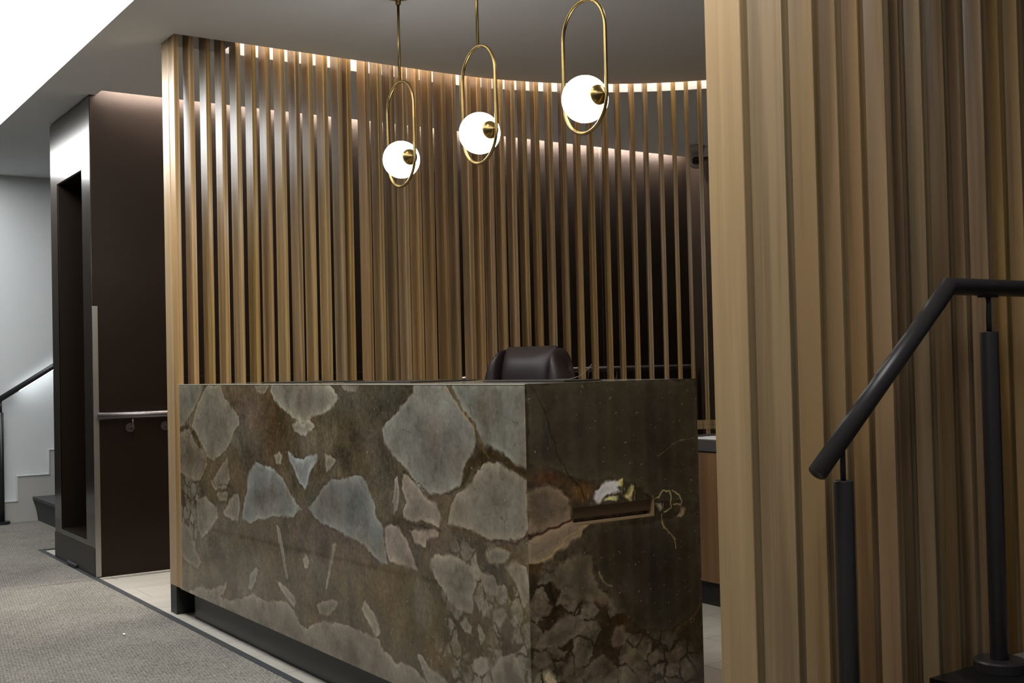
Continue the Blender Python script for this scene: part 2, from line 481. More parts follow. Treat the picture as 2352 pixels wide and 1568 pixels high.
FRONT_SPOTS=[((96, 84, 76), (4.544, 0.974), (0.157, 0.079)), ((98, 78, 70), (3.502, 0.93), (0.139, 0.057)), ((56, 58, 46), (3.348, 1.053), (0.157, 0.072)), ((80, 80, 74), (3.625, 1.036), (0.227, 0.065)), ((72, 72, 58), (3.987, 0.697), (0.157, 0.057)), ((64, 66, 54), (3.36, 0.785), (0.157, 0.065)), ((84, 80, 70), (4.508, 0.836), (0.122, 0.065)), ((92, 76, 64), (3.807, 0.539), (0.244, 0.057)), ((58, 44, 26), (4.218, 0.927), (0.105, 0.086)), ((86, 82, 50), (3.166, 0.399), (0.209, 0.086)), ((70, 60, 34), (4.803, 0.308), (0.209, 0.05)), ((66, 48, 24), (4.294, 0.98), (0.122, 0.143)), ((70, 54, 32), (4.382, 0.826), (0.105, 0.086)), ((84, 70, 58), (3.725, 0.555), (0.383, 0.079)), ((88, 72, 62), (3.48, 0.937), (0.105, 0.05)), ((72, 66, 50), (3.627, 0.981), (0.279, 0.115)), ((60, 58, 46), (3.361, 1.066), (0.209, 0.065)), ((82, 70, 44), (4.728, 0.419), (0.279, 0.093)), ((80, 66, 44), (4.261, 0.41), (0.279, 0.115)), ((86, 70, 40), (3.295, 0.41), (0.314, 0.115)), ((84, 68, 30), (3.012, 0.333), (0.244, 0.129)), ((60, 48, 26), (3.271, 0.65), (0.157, 0.043)), ((62, 50, 26), (2.79, 0.87), (0.122, 0.043)), ((60, 46, 30), (2.647, 0.884), (0.139, 0.029)), ((76, 62, 48), (3.071, 0.621), (0.174, 0.043)), ((60, 50, 34), (2.738, 0.619), (0.157, 0.065)), ((88, 70, 28), (2.591, 0.61), (0.07, 0.036)), ((84, 68, 50), (3.991, 0.245), (0.209, 0.065)), ((72, 58, 34), (5.287, 0.865), (0.105, 0.043)), ((76, 64, 42), (5.158, 0.216), (0.174, 0.057)), ((64, 60, 50), (3.316, 0.859), (0.122, 0.05)), ((92, 76, 34), (2.605, 0.499), (0.087, 0.086))]
FRONT_VEINS=[((58, 42, 22),0.022,[(5.474, 0.834), (5.399, 0.889), (5.285, 0.904), (5.192, 0.859), (5.149, 0.811)]),
((60, 50, 30),0.03,[(2.89, 0.817), (2.844, 0.861), (2.789, 0.899), (2.736, 0.913), (2.647, 0.889), (2.562, 0.862)]),
((120, 96, 40),0.006,[(2.98, 1.096), (2.902, 1.046), (2.828, 0.984), (2.777, 0.928), (2.748, 0.895)]),
((50, 34, 26),0.006,[(3.251, 0.824), (3.2, 0.805), (3.149, 0.799), (3.101, 0.772), (3.017, 0.765), (2.936, 0.791), (2.89, 0.817)]),
((60, 34, 28),0.006,[(3.264, 0.673), (3.193, 0.658), (3.094, 0.656), (3.016, 0.661)]),
((66, 36, 28),0.008,[(2.83, 0.671), (2.737, 0.662), (2.617, 0.672), (2.578, 0.693), (2.549, 0.712)]),
((120, 100, 50),0.004,[(5.285, 0.906), (5.199, 0.987), (5.115, 1.07)]),
((40, 34, 28),0.003,[(5.095, 0.157), (4.98, 0.166), (4.931, 0.16), (4.957, 0.138)]),
((84, 66, 34),0.012,[(2.952, 0.676), (2.82, 0.661), (2.717, 0.65), (2.637, 0.648), (2.572, 0.623)]),
((110, 92, 46),0.003,[(2.987, 0.374), (2.933, 0.318), (2.848, 0.259)]),
((60, 44, 30),0.004,[(5.13, 0.771), (5.053, 0.748), (5.029, 0.705), (4.956, 0.657), (4.786, 0.673)]),
((96, 84, 60),0.003,[(5.142, 0.263), (5.046, 0.365), (4.968, 0.409)])]
END_CLASTS=[((72, 63, 53),[(1.793, 0.821), (1.861, 0.825), (1.918, 0.814), (1.948, 0.781), (1.953, 0.755), (1.952, 0.721), (1.873, 0.707), (1.797, 0.703)]),
((86, 76, 62),[(1.797, 0.684), (1.873, 0.707), (1.954, 0.718), (2.005, 0.7), (1.981, 0.672), (1.941, 0.651), (1.894, 0.637), (1.855, 0.617), (1.795, 0.618)]),
((185, 178, 155),[(2.034, 0.777), (2.039, 0.798), (2.062, 0.819), (2.099, 0.824), (2.124, 0.816), (2.111, 0.805), (2.123, 0.789), (2.098, 0.786), (2.077, 0.778), (2.06, 0.762), (2.044, 0.763)]),
((150, 138, 90),[(2.072, 0.761), (2.085, 0.772), (2.11, 0.777), (2.109, 0.758)]),
((140, 128, 80),[(2.111, 0.817), (2.124, 0.833), (2.158, 0.844), (2.201, 0.847), (2.192, 0.837), (2.149, 0.832), (2.132, 0.82), (2.128, 0.807)]),
((140, 128, 80),[(2.165, 0.808), (2.172, 0.801), (2.16, 0.766), (2.151, 0.769), (2.131, 0.775), (2.152, 0.783)]),
((34, 33, 26),[(1.809, 1.109), (2.432, 1.102), (2.437, 0.733), (2.267, 0.747), (2.199, 0.799), (2.099, 0.832), (2.01, 0.832), (1.947, 0.849), (1.847, 0.881), (1.802, 0.884)]),
((30, 29, 23),[(2.013, 0.693), (2.265, 0.688), (2.436, 0.706), (2.431, 0.416), (2.361, 0.386), (2.306, 0.367), (2.185, 0.379), (2.112, 0.454), (2.056, 0.524), (2.027, 0.616)]),
((62, 56, 46),[(1.868, 0.567), (1.9, 0.606), (1.971, 0.623), (2.011, 0.612), (2.04, 0.527), (2.088, 0.47), (1.999, 0.488), (1.913, 0.512)]),
((66, 57, 46),[(1.983, 0.496), (2.0, 0.525), (2.088, 0.476), (2.071, 0.466)]),
((64, 55, 46),[(1.81, 0.501), (1.852, 0.52), (1.882, 0.491), (1.87, 0.475), (1.828, 0.481)]),
((68, 60, 50),[(1.885, 0.491), (1.897, 0.511), (1.936, 0.496), (1.92, 0.489)]),
((70, 62, 52),[(2.076, 0.376), (2.098, 0.411), (2.127, 0.407), (2.142, 0.36), (2.117, 0.344), (2.084, 0.353)]),
((62, 56, 48),[(1.849, 0.435), (1.911, 0.457), (1.982, 0.453), (1.989, 0.414), (1.925, 0.387), (1.871, 0.383), (1.818, 0.397)]),
((64, 58, 48),[(2.116, 0.319), (2.158, 0.338), (2.217, 0.316), (2.19, 0.281), (2.148, 0.275)]),
((62, 54, 46),[(2.208, 0.304), (2.252, 0.317), (2.268, 0.288), (2.233, 0.268)]),
((60, 52, 44),[(2.286, 0.298), (2.345, 0.312), (2.343, 0.249), (2.303, 0.256)]),
((62, 56, 48),[(1.994, 0.32), (2.05, 0.336), (2.106, 0.289), (2.113, 0.249), (2.0, 0.257)]),
((58, 52, 44),[(1.915, 0.321), (1.97, 0.324), (1.992, 0.283), (1.937, 0.261), (1.906, 0.285)]),
((56, 50, 42),[(2.131, 0.266), (2.181, 0.27), (2.232, 0.248), (2.214, 0.206), (2.146, 0.212)]),
((150, 140, 115),[(1.846, 0.317), (1.865, 0.32), (1.887, 0.288), (1.882, 0.265), (1.853, 0.294)]),
((60, 54, 48),[(1.818, 0.385), (1.863, 0.378), (1.877, 0.339), (1.831, 0.328), (1.809, 0.356)]),
((90, 80, 66),[(2.34, 0.694), (2.359, 0.719), (2.373, 0.712), (2.364, 0.689), (2.349, 0.687)]),
((110, 104, 88),[(2.262, 0.744), (2.275, 0.74), (2.284, 0.726), (2.279, 0.72), (2.266, 0.734)])]
END_SPOTS=[((74, 42, 16), (1.854, 0.844), (0.075, 0.019)), ((96, 64, 22), (1.993, 0.802), (0.046, 0.028)), ((78, 56, 22), (1.824, 0.615), (0.05, 0.031)), ((58, 34, 12), (1.967, 0.474), (0.091, 0.025)), ((66, 38, 12), (2.119, 0.421), (0.058, 0.031)), ((44, 26, 10), (2.184, 0.36), (0.075, 0.025)), ((52, 40, 22), (2.208, 0.804), (0.042, 0.025)), ((40, 30, 18), (1.823, 0.548), (0.05, 0.037)), ((46, 34, 20), (1.893, 0.361), (0.083, 0.037)), ((24, 22, 16), (2.314, 0.584), (0.166, 0.186))]
END_VEINS=[((14, 10, 8),0.005,[(1.831, 1.102), (1.859, 1.034), (1.884, 0.971), (1.909, 0.911), (1.947, 0.849), (1.989, 0.815), (2.0, 0.783)]),
((40, 17, 11),0.01,[(1.797, 0.697), (1.85, 0.7), (1.896, 0.711), (1.952, 0.721)]),
((130, 120, 80),0.004,[(2.25, 0.759), (2.271, 0.757), (2.285, 0.775), (2.312, 0.775), (2.32, 0.743), (2.323, 0.723), (2.296, 0.712)]),
((130, 120, 80),0.004,[(2.321, 0.777), (2.347, 0.76), (2.36, 0.733), (2.355, 0.726), (2.333, 0.732)]),
((100, 92, 60),0.004,[(2.287, 0.706), (2.295, 0.672), (2.325, 0.636), (2.333, 0.609)]),
((110, 100, 60),0.004,[(1.847, 0.624), (1.894, 0.64), (1.934, 0.676), (2.005, 0.7)]),
((90, 80, 60),0.004,[(2.046, 0.564), (2.053, 0.544), (2.081, 0.521)]),
((56, 46, 26),0.008,[(2.323, 0.345), (2.333, 0.363), (2.379, 0.383), (2.426, 0.417)]),
((60, 46, 20),0.004,[(1.892, 0.33), (1.94, 0.378), (2.004, 0.412), (2.078, 0.427)]),
((20, 15, 10),0.004,[(1.802, 0.484), (1.873, 0.471), (1.936, 0.49), (1.999, 0.485)]),
((20, 15, 10),0.004,[(1.861, 0.574), (1.868, 0.536), (1.889, 0.484)]),
((30, 22, 12),0.004,[(2.051, 0.348), (2.133, 0.348), (2.152, 0.397)]),
((70, 62, 44),0.003,[(2.271, 0.879), (2.325, 0.909), (2.417, 0.924)])]


def vnoise(x, y, f, seed):
    x = x*f + seed*17.13
    y = y*f + seed*5.77
    xi, yi = np.floor(x).astype(np.int64), np.floor(y).astype(np.int64)
    fx, fy = x-xi, y-yi
    fx, fy = fx*fx*(3-2*fx), fy*fy*(3-2*fy)
    def h(a, b):
        n = (a*374761393 + b*668265263 + seed*974711) & 0x7fffffff
        n = ((n ^ (n >> 13))*1274126177) & 0x7fffffff
        return ((n ^ (n >> 16)) & 0xffff)/65535.0
    return (h(xi, yi)*(1-fx)+h(xi+1, yi)*fx)*(1-fy)+(h(xi, yi+1)*(1-fx)+h(xi+1, yi+1)*fx)*fy


def fbm(x, y, f, seed, octv=4):
    s, a, tot = 0, 1.0, 0
    for i in range(octv):
        s = s + a*(vnoise(x, y, f*2**i, seed+i)-.5)
        tot += a
        a *= .55
    return s/tot*2


def seg_dist(px, py, pts, closed):
    d = np.full(px.shape, 9.0)
    n = len(pts)
    for i in range(n if closed else n-1):
        ax, ay = pts[i]
        bx, by = pts[(i+1) % n]
        vx, vy = bx-ax, by-ay
        q = vx*vx+vy*vy+1e-12
        tt = np.clip(((px-ax)*vx+(py-ay)*vy)/q, 0, 1)
        d = np.minimum(d, np.hypot(px-ax-tt*vx, py-ay-tt*vy))
    return d


def inside(px, py, pts):
    c = np.zeros(px.shape, bool)
    n = len(pts)
    for i in range(n):
        ax, ay = pts[i]
        bx, by = pts[(i+1) % n]
        if ay == by:
            continue
        c ^= ((ay > py) != (by > py)) & (px < (bx-ax)*(py-ay)/(by-ay)+ax)
    return c


def lin(c, k=STONE_GAIN):
    v = np.array(srgb(*c, k)[:3])
    g = v.mean()
    return (v*.86+g*.14)*np.array([1.06, 1.0, .92])


def stone_field(u, z, clasts, spots, veins, base, zones, k, seed):
    """matrix colour, clast colour, signed distance to the clast edge and crackle amount at each point of a slab"""
    wu = u + .014*fbm(u, z, 9, seed) + .007*fbm(u, z, 34, seed+9, 3)
    wz = z + .014*fbm(u, z, 9, seed+20) + .007*fbm(u, z, 34, seed+29, 3)
    mat = np.tile(lin(base, k), (len(u), 1))
    for c, (cx, cy), (rx, ry) in spots:
        w = np.exp(-.9*(((wu-cx)/rx)**2+((wz-cy)/ry)**2)*1.0)*(.8+.35*fbm(u, z, 14, seed+40))
        w = np.clip(w, 0, 1)[:, None]
        mat = mat*(1-w)+lin(c, k*(1.0 if base[0] > 60 else .55))*w
    mat *= (1+.30*fbm(u, z, 11, seed+50, 5))[:, None]
    g = np.clip(fbm(u, z, 6, seed+90, 5)*2.2-.12, 0, 1)[:, None]*.55
    mat = mat*(1-g)+lin((100, 95, 84) if base[0] > 60 else (60, 54, 46), k)*g
    g = np.clip(fbm(u+3, z, 7, seed+95, 5)*2.4-.25, 0, 1)[:, None]*.6
    mat = mat*(1-g)+lin((56, 52, 38) if base[0] > 60 else (28, 25, 18), k)*g
    mat *= (1+np.outer(fbm(u, z, 5, seed+55, 3), np.array([.10, .02, -.12])))
    cl = np.tile(lin(base, k), (len(u), 1))
    sd = np.full(u.shape, -.05)
    best = np.full(u.shape, -9.0)
    for i, (c, p) in enumerate(clasts):
        xs, ys = [q[0] for q in p], [q[1] for q in p]
        near = (wu > min(xs)-.05) & (wu < max(xs)+.05) & (wz > min(ys)-.05) & (wz < max(ys)+.05)
        if not near.any():
            continue
        a, b = wu[near], wz[near]
        d = seg_dist(a, b, p, True)
        d = np.where(inside(a, b, p), d, -d)
        old = best[near]
        upd = d > old
        best[near] = np.where(upd, d, old)
        size = max(.02, min(max(xs)-min(xs), max(ys)-min(ys))*.45)
        core = np.clip(d/size, 0, 1)[:, None]
        col = lin(c, k)[None, :]*(1.16-.36*core)*(1+.34*fbm(a, b, 9, seed+60+i, 5))[:, None]
        w2 = np.clip(fbm(a, b, 7, seed+80+i, 4)*2.0, 0, 1)[:, None]*.5
        col = col*(1-w2)+lin((92, 82, 70) if c[0] > 80 else (c[0]*.75, c[1]*.72, c[2]*.68), k)*w2
        sub = cl[near]
        sub[upd] = col[upd]
        cl[near] = sub
    sd = np.clip(best, -.05, .08)
    for c, w, p in veins:
        d = seg_dist(wu, wz, p, False)
        a = (np.clip(1.3-d/(w*.42), 0, 1)*(.65+.7*np.clip(.5+fbm(u, z, 24, seed+70), 0, 1)))
        a = np.clip(a, 0, 1)[:, None]
        cl = cl*(1-a)+lin(c, k)*a
        mat = mat*(1-a)+lin(c, k)*a
    crk = np.zeros(u.shape)
    for (cx, cy), (rx, ry) in zones:
        crk = np.maximum(crk, np.clip(1.5-1.5*(((wu-cx)/rx)**2+((wz-cy)/ry)**2), 0, 1))
    return np.clip(mat*.95, .002, .9), np.clip(cl*1.14, .002, .9), sd, crk


def slab(name, axis, pos, u0, u1, z0, z1, field, mat, parent, hole=None, thick=.03, step=.005):
    """upright slab: dense front sheet that carries the stone's veining, with sides and a back"""
    def cuts(a, b, extra):
        n = max(1, round((b-a)/step))
        g = list(np.linspace(a, b, n+1))
        for e in extra:
            i = int(np.argmin([abs(q-e) for q in g]))
            g[i] = e
        return np.array(g)
    us = cuts(u0, u1, (hole[0], hole[1]) if hole else ())
    zs = cuts(z0, z1, (hole[2], hole[3]) if hole else ())
    UU, ZZ = np.meshgrid(us, zs)
    u, z = UU.ravel(), ZZ.ravel()
    n, nu = len(u), len(us)
    co = np.zeros((n, 3))
    if axis == 'x':
        co[:, 0], co[:, 1], co[:, 2] = pos, u, z
    else:
        co[:, 0], co[:, 1], co[:, 2] = u, pos, z
    faces = []
    for j in range(len(zs)-1):
        for i in range(nu-1):
            if hole and hole[0]-1e-6 < (us[i]+us[i+1])/2 < hole[1] and hole[2]-1e-6 < (zs[j]+zs[j+1])/2 < hole[3]:
                continue
            a = j*nu+i
            f = (a, a+1, a+nu+1, a+nu)
            faces.append(f[::-1] if axis == 'x' else f)
    # returns of the slab round its four edges
    ring = [j*nu for j in range(len(zs))][::-1] + list(range(1, nu)) + [j*nu+nu-1 for j in range(1, len(zs))] + [(len(zs)-1)*nu+i for i in range(nu-2, 0, -1)]
    back = co[ring].copy()
    back[:, 0 if axis == 'x' else 1] += thick
    allco = np.vstack([co, back])
    k = len(ring)
    for i in range(k):
        a, b = ring[i], ring[(i+1) % k]
        f = (a, b, n+(i+1) % k, n+i)
        faces.append(f if axis == 'x' else f[::-1])
    faces.append(tuple(range(n, n+k))[::-1] if axis == 'x' else tuple(range(n, n+k)))
    me = bpy.data.meshes.new(name)
    me.from_pydata([tuple(c) for c in allco], [], faces)
    mc, cc, sd, ck = field(u, z)
    pad = lambda arr: np.concatenate([arr, arr[ring]])
    for nm, arr in (('matrix', mc), ('clast', cc)):
        at = me.attributes.new(nm, 'FLOAT_COLOR', 'POINT')
        arr = pad(arr)
        at.data.foreach_set('color', np.c_[arr, np.ones(len(arr))].astype(np.float32).ravel())
    for nm, arr in (('edge', sd), ('crackle', ck)):
        at = me.attributes.new(nm, 'FLOAT', 'POINT')
        at.data.foreach_set('value', pad(arr).astype(np.float32))
    me.materials.append(mat)
    bmx = bmesh.new(); bmx.from_mesh(me)
    bmesh.ops.recalc_face_normals(bmx, faces=bmx.faces)
    bmx.to_mesh(me); bmx.free()
    o = bpy.data.objects.new(name, me)
    COL.objects.link(o)
    o.parent = parent
    return o


M_STONE = material('breccia_marble', rough=.06, spec=.65)
t = NT(M_STONE)
A = {}
for nm in ('matrix', 'clast', 'edge', 'crackle'):
    a = t.n('ShaderNodeAttribute', attribute_name=nm)
    A[nm] = a
v = t.coords('Object')
nf = t.n('ShaderNodeTexNoise', Scale=55.0, Detail=5.0, Roughness=.65)
t.l(v, nf.inputs['Vector'])
nm_ = t.n('ShaderNodeTexNoise', Scale=14.0, Detail=6.0, Roughness=.6)
t.l(v, nm_.inputs['Vector'])
e = t.math('ADD', A['edge'].outputs['Fac'], t.math('MULTIPLY', t.math('SUBTRACT', nf.outputs['Fac'], .5), .012))
soft = t.mrange(nm_.outputs['Fac'], .34, .62, .020, .002)
inside_ = t.math('DIVIDE', t.math('ADD', e, t.math('MULTIPLY', soft, .5)), soft, clamp=True)
inside_ = t.math('MULTIPLY', inside_, t.mrange(nm_.outputs['Fac'], .30, .52, .55, .95))
rim = t.math('MULTIPLY', t.mrange(e, .0, .003), t.mrange(e, .022, .004))
rimc = t.mix(1.0, A['clast'].outputs['Color'], (1.55, 1.5, 1.4, 1), 'MULTIPLY')
cl = t.mix(t.math('MULTIPLY', rim, .6), A['clast'].outputs['Color'], rimc)
ma = t.mix(t.math('MULTIPLY', t.mrange(e, -.012, -.001), .35), A['matrix'].outputs['Color'], srgb(70, 52, 34, 1.0))
col = t.mix(inside_, ma, cl)
# broken breccia: small angular pieces in a dark web, only where the slab is shattered
dv = t.n('ShaderNodeVectorMath', operation='MULTIPLY_ADD')
t.l(nm_.outputs['Color'], dv.inputs[0]); dv.inputs[1].default_value = (.07, .07, .07); t.l(v, dv.inputs[2])
ve = t.n('ShaderNodeTexVoronoi', feature='DISTANCE_TO_EDGE', Scale=16.0)
t.l(dv.outputs[0], ve.inputs['Vector'])
vc = t.n('ShaderNodeTexVoronoi', feature='F1', Scale=16.0)
t.l(dv.outputs[0], vc.inputs['Vector'])
piece = t.math('MULTIPLY', t.mrange(ve.outputs['Distance'], .03, .10), t.math('GREATER_THAN', vc.outputs['Color'], .36))
pc = t.mix(vc.outputs['Color'], A['matrix'].outputs['Color'], A['clast'].outputs['Color'])
crk = t.math('MULTIPLY', A['crackle'].outputs['Fac'], t.mrange(nm_.outputs['Fac'], .35, .55))
shard = t.mix(piece, t.mix(.55, A['matrix'].outputs['Color'], srgb(48, 38, 26)), t.mix(.45, pc, srgb(168, 156, 138)))
col = t.mix(t.math('MULTIPLY', crk, t.math('SUBTRACT', 1.0, t.math('MULTIPLY', inside_, .75))), col, shard)
# hairline cracks and pale specks
v2 = t.n('ShaderNodeTexVoronoi', feature='DISTANCE_TO_EDGE', Scale=7.0)
t.l(dv.outputs[0], v2.inputs['Vector'])
hair = t.math('MULTIPLY', t.mrange(v2.outputs['Distance'], .010, .002), t.mrange(nm_.outputs['Fac'], .52, .62))
col = t.mix(t.math('MULTIPLY', hair, .55), col, srgb(60, 42, 26))
vs = t.n('ShaderNodeTexVoronoi', feature='F1', Scale=74.0)
t.l(dv.outputs[0], vs.inputs['Vector'])
sp = t.math('MULTIPLY', t.mrange(vs.outputs['Distance'], .20, .08), t.math('GREATER_THAN', vs.outputs['Color'], .72))
col = t.mix(t.math('MULTIPLY', sp, .7), col, srgb(196, 186, 160))
mott = t.ramp(nf.outputs['Fac'], [(.28, (.50, .49, .47, 1)), (.5, (.92, .92, .92, 1)), (.72, (1.35, 1.33, 1.30, 1))])
col = t.mix(t.math('SUBTRACT', .85, t.math('MULTIPLY', inside_, .50)), col, mott, 'MULTIPLY')
nb = t.n('ShaderNodeTexNoise', Scale=7.0, Detail=8.0, Roughness=.68, Distortion=.6)
t.l(v, nb.inputs['Vector'])
col = t.mix(t.math('SUBTRACT', .9, t.math('MULTIPLY', inside_, .40)), col, t.ramp(nb.outputs['Fac'], [(.30, (.48, .46, .42, 1)), (.5, (.95, .94, .92, 1)), (.70, (1.42, 1.38, 1.34, 1))]), 'MULTIPLY')
# vertical rain-like flecks
fl = t.n('ShaderNodeTexNoise', Scale=1.0, Detail=3.0)
t.l(t.coords('Object', (120, 120, 22)), fl.inputs['Vector'])
col = t.mix(t.math('MULTIPLY', t.mrange(fl.outputs['Fac'], .67, .75), .35), col, t.mix(1.0, A['clast'].outputs['Color'], (2.0, 1.9, 1.7, 1), 'MULTIPLY'))
t.l(col, t.b.inputs['Base Color'])

# ---------------------------------------------------------------- floors
struct(B('floor', (1.766, -3.0, -.10), (8.5, 12.0, 0.0), M_TILE))
struct(B('floor_carpet', (-4.5, -3.0, -.10), (1.735, 12.0, .004), M_CARPET))
bm = bmesh.new()
prism(bm, [(-.19, -3.0), (-.13, -3.0), (.92, 12.0), (.86, 12.0)], -.05, .0065)
struct(link('trim_2', bm, M_RUBBER))
# carpet also wraps behind the steel portal to the stairs
struct(B('floor_landing', (1.735, 8.16, -.09), (8.5, 12.0, .004), M_CARPET))
bm = bmesh.new()
box(bm, (1.735, -3.0, -.10), (1.766, 8.16, .006))
box(bm, (1.766, 8.13, -.005), (1.86, 8.16, .006))
struct(link('trim_1', bm, M_RUBBER))

# ---------------------------------------------------------------- ceiling with its coves
X0, YC, RR = 3.30, 3.47, 1.93


def arc(r, a0, a1, n=40):
    return [(X0+r*math.cos(math.radians(a0+(a1-a0)*i/n)), YC+r*math.sin(math.radians(a0+(a1-a0)*i/n))) for i in range(n+1)]


SW = .205                                  # width of the curved cove
bm = bmesh.new()


def flat(pts, z):
    return bm.faces.new([bm.verts.new((x, y, z)) for x, y in pts])


PX = 1.488                                 # right edge of the luminous panel
PY = 0.85                                  # its near end
PL = .88                                   # its left edge
inner = arc(RR, 90, 0)
outer = arc(RR+SW, 90, 0)
flat([(PX, -3), (5.23, -3)] + inner[::-1] + [(1.795, 5.40), (PX, 5.40)], H)
flat([(PX, 5.40), (1.795, 5.40), (1.795, 5.40+SW)] + outer + [(X0+RR+SW, -3), (8.5, -3), (8.5, 6.69), (1.80, 6.69), (PX, 6.69)], H)
flat([(PX, 6.69), (1.80, 6.69), (1.80, 6.815), (8.5, 6.815), (8.5, 12), (PX, 12)], H)
flat([(-4.5, -3), (PL, -3), (PL, 12), (-4.5, 12)], H)
flat([(PL, -3), (PX, -3), (PX, PY), (PL, PY)], H)

# cove walls and lids
def upstand(pts, z0, z1):
    for (a, b), (c, d) in zip(pts, pts[1:]):
        bm.faces.new([bm.verts.new(p) for p in ((a, b, z0), (c, d, z0), (c, d, z1), (a, b, z1))])
CT = H+.16
upstand([(1.795, 5.40)]+inner, H, CT)
upstand([(1.795, 5.40+SW)]+outer, H, CT)
upstand([(1.795, 5.40), (1.795, 5.40+SW)], H, CT)
upstand([(2.10, 5.40), (2.10, 5.40+SW)], H, CT)  # added divider that keeps LED light out of the cove's left end
flat([(1.795, 5.40)]+inner+outer[::-1]+[(1.795, 5.40+SW)], CT)
upstand([(1.80, 6.69), (8.5, 6.69)], H, CT)
upstand([(1.80, 6.69), (1.80, 6.815)], H, CT)
flat([(1.80, 6.69), (8.5, 6.69), (8.5, 6.815), (1.80, 6.815)], CT)
upstand([(PX, PY), (PX, 12)], H, H+.06)
upstand([(PL, PY), (PL, 12)], H, H+.06)
upstand([(PL, PY), (PX, PY)], H, H+.06)
ceiling = struct(link('ceiling', bm, M_CEIL))
# LED lines run under the lid of each cove
for r0, r1, xs in ((.002, .020, 2.11), (.125, .145, 2.11)):
    bm = bmesh.new()
    li, lo = arc(RR+r0, 90, 0), arc(RR+r1, 90, 0)
    ra, rb = [(xs, 5.40+r0)]+li, [(xs, 5.40+r1)]+lo
    for i in range(len(ra)-1):
        bm.faces.new([bm.verts.new((p[0], p[1], CT-.012)) for p in (ra[i], ra[i+1], rb[i+1], rb[i])])
    link('cove_light', bm, M_LED3 if r0 < .1 else M_LED, ceiling)
bm = bmesh.new()
box(bm, (1.86, 6.73, CT-.03), (6.4, 6.76, CT-.012))
link('cove_light', bm, M_LED2, ceiling)
bm = bmesh.new()
box(bm, (PL+.004, PY, H+.045), (PX-.004, 12, H+.06))
tag(link('ceiling_light_panel', bm, M_PANEL), 'long glowing white light panel set into the ceiling at upper left', 'ceiling light')

# ---------------------------------------------------------------- walls
bm = bmesh.new()
box(bm, (1.764, 6.812, 0), (6.45, 6.95, CT))
wb = struct(link('wall_back', bm, M_BRONZE))
for x in (5.53,):
    B('panel_joint', (x-.0008, 6.8112, 0), (x+.0008, 6.812, CT), M_GUARD, wb)
B('panel_joint', (2.25, 6.8108, 1.1390), (3.9, 6.812, 1.1405), M_STEEL, wb)
struct(B('wall_right', (6.45, -3.0, 0), (6.55, 6.95, CT), M_BRONZE))
struct(B('wall_left', (1.62, 9.87, 0), (8.5, 9.97, H+.05), M_WHITE))
struct(B('wall_far', (-4.5, 9.90, 0), (1.62, 9.97, H+.05), material('dark_panel_wall', srgb(58, 50, 44), .5)))

# brushed steel portal standing at the end of the bronze wall, with a dark recess
bm = bmesh.new()
Ya, Yb, Xf = 6.815, 7.77, 1.76
oy0, oy1, oz0, oz1 = 7.00, 7.60, .20, 2.372
D = .42
box(bm, (Xf, Ya, .167), (Xf+D, oy0, H-.012))
box(bm, (Xf, oy1, .167), (Xf+D, Yb, H-.012))
box(bm, (Xf, oy0, oz1), (Xf+D, oy1, H-.012))
box(bm, (Xf, oy0, .167), (Xf+D, oy1, oz0))
wp = struct(link('wall_portal', bm, M_PORTAL))
B('recess_panel', (Xf+.30, oy0, oz0), (Xf+D-.01, oy1, oz1), material('dark_recess', srgb(44, 36, 30), .4), wp)
bm = bmesh.new()
for a, b in (((Xf+.006, oy0-.001, oz0), (Xf+.30, oy0+.004, oz1)), ((Xf+.006, oy1-.004, oz0), (Xf+.30, oy1+.001, oz1)),
             ((Xf+.006, oy0, oz1-.004), (Xf+.30, oy1, oz1+.001)), ((Xf+.006, oy0, oz0-.001), (Xf+.30, oy1, oz0+.004))):
    box(bm, a, b)
link('recess_lining', bm, M_BRONZE, wp)
struct(B('baseboard_portal', (Xf-.004, Ya-.002, 0), (Xf+D, Yb, .166), material('black_baseboard', srgb(26, 26, 25), .4)))
tag(B('corner_guard', (Xf-.002, Ya-.012, .006), (Xf+.030, Ya-.003, 1.556), M_GUARD, None, .002), 'thin steel corner guard on the edge of the brushed metal portal', 'corner guard')

# black rubber lump at the edge strip
bm = bmesh.new()
prism(bm, [(1.742, 7.20), (1.77, 7.22), (1.80, 7.34), (1.79, 7.44), (1.755, 7.47), (1.735, 7.35)], 0.005, .028)
tag(link('rubber_wedge', bm, M_RUBBER, None, .008), 'small black rubber lump on the edge strip at the foot of the portal', 'rubber wedge')

# ---------------------------------------------------------------- slat screens
def slat_mesh(name, w, d, z0, z1, mat):
    bm = bmesh.new()
    box(bm, (-w/2, 0, z0), (w/2, d, z1))
    me_o = link(name, bm, mat, None, .0008, 1)
    return me_o


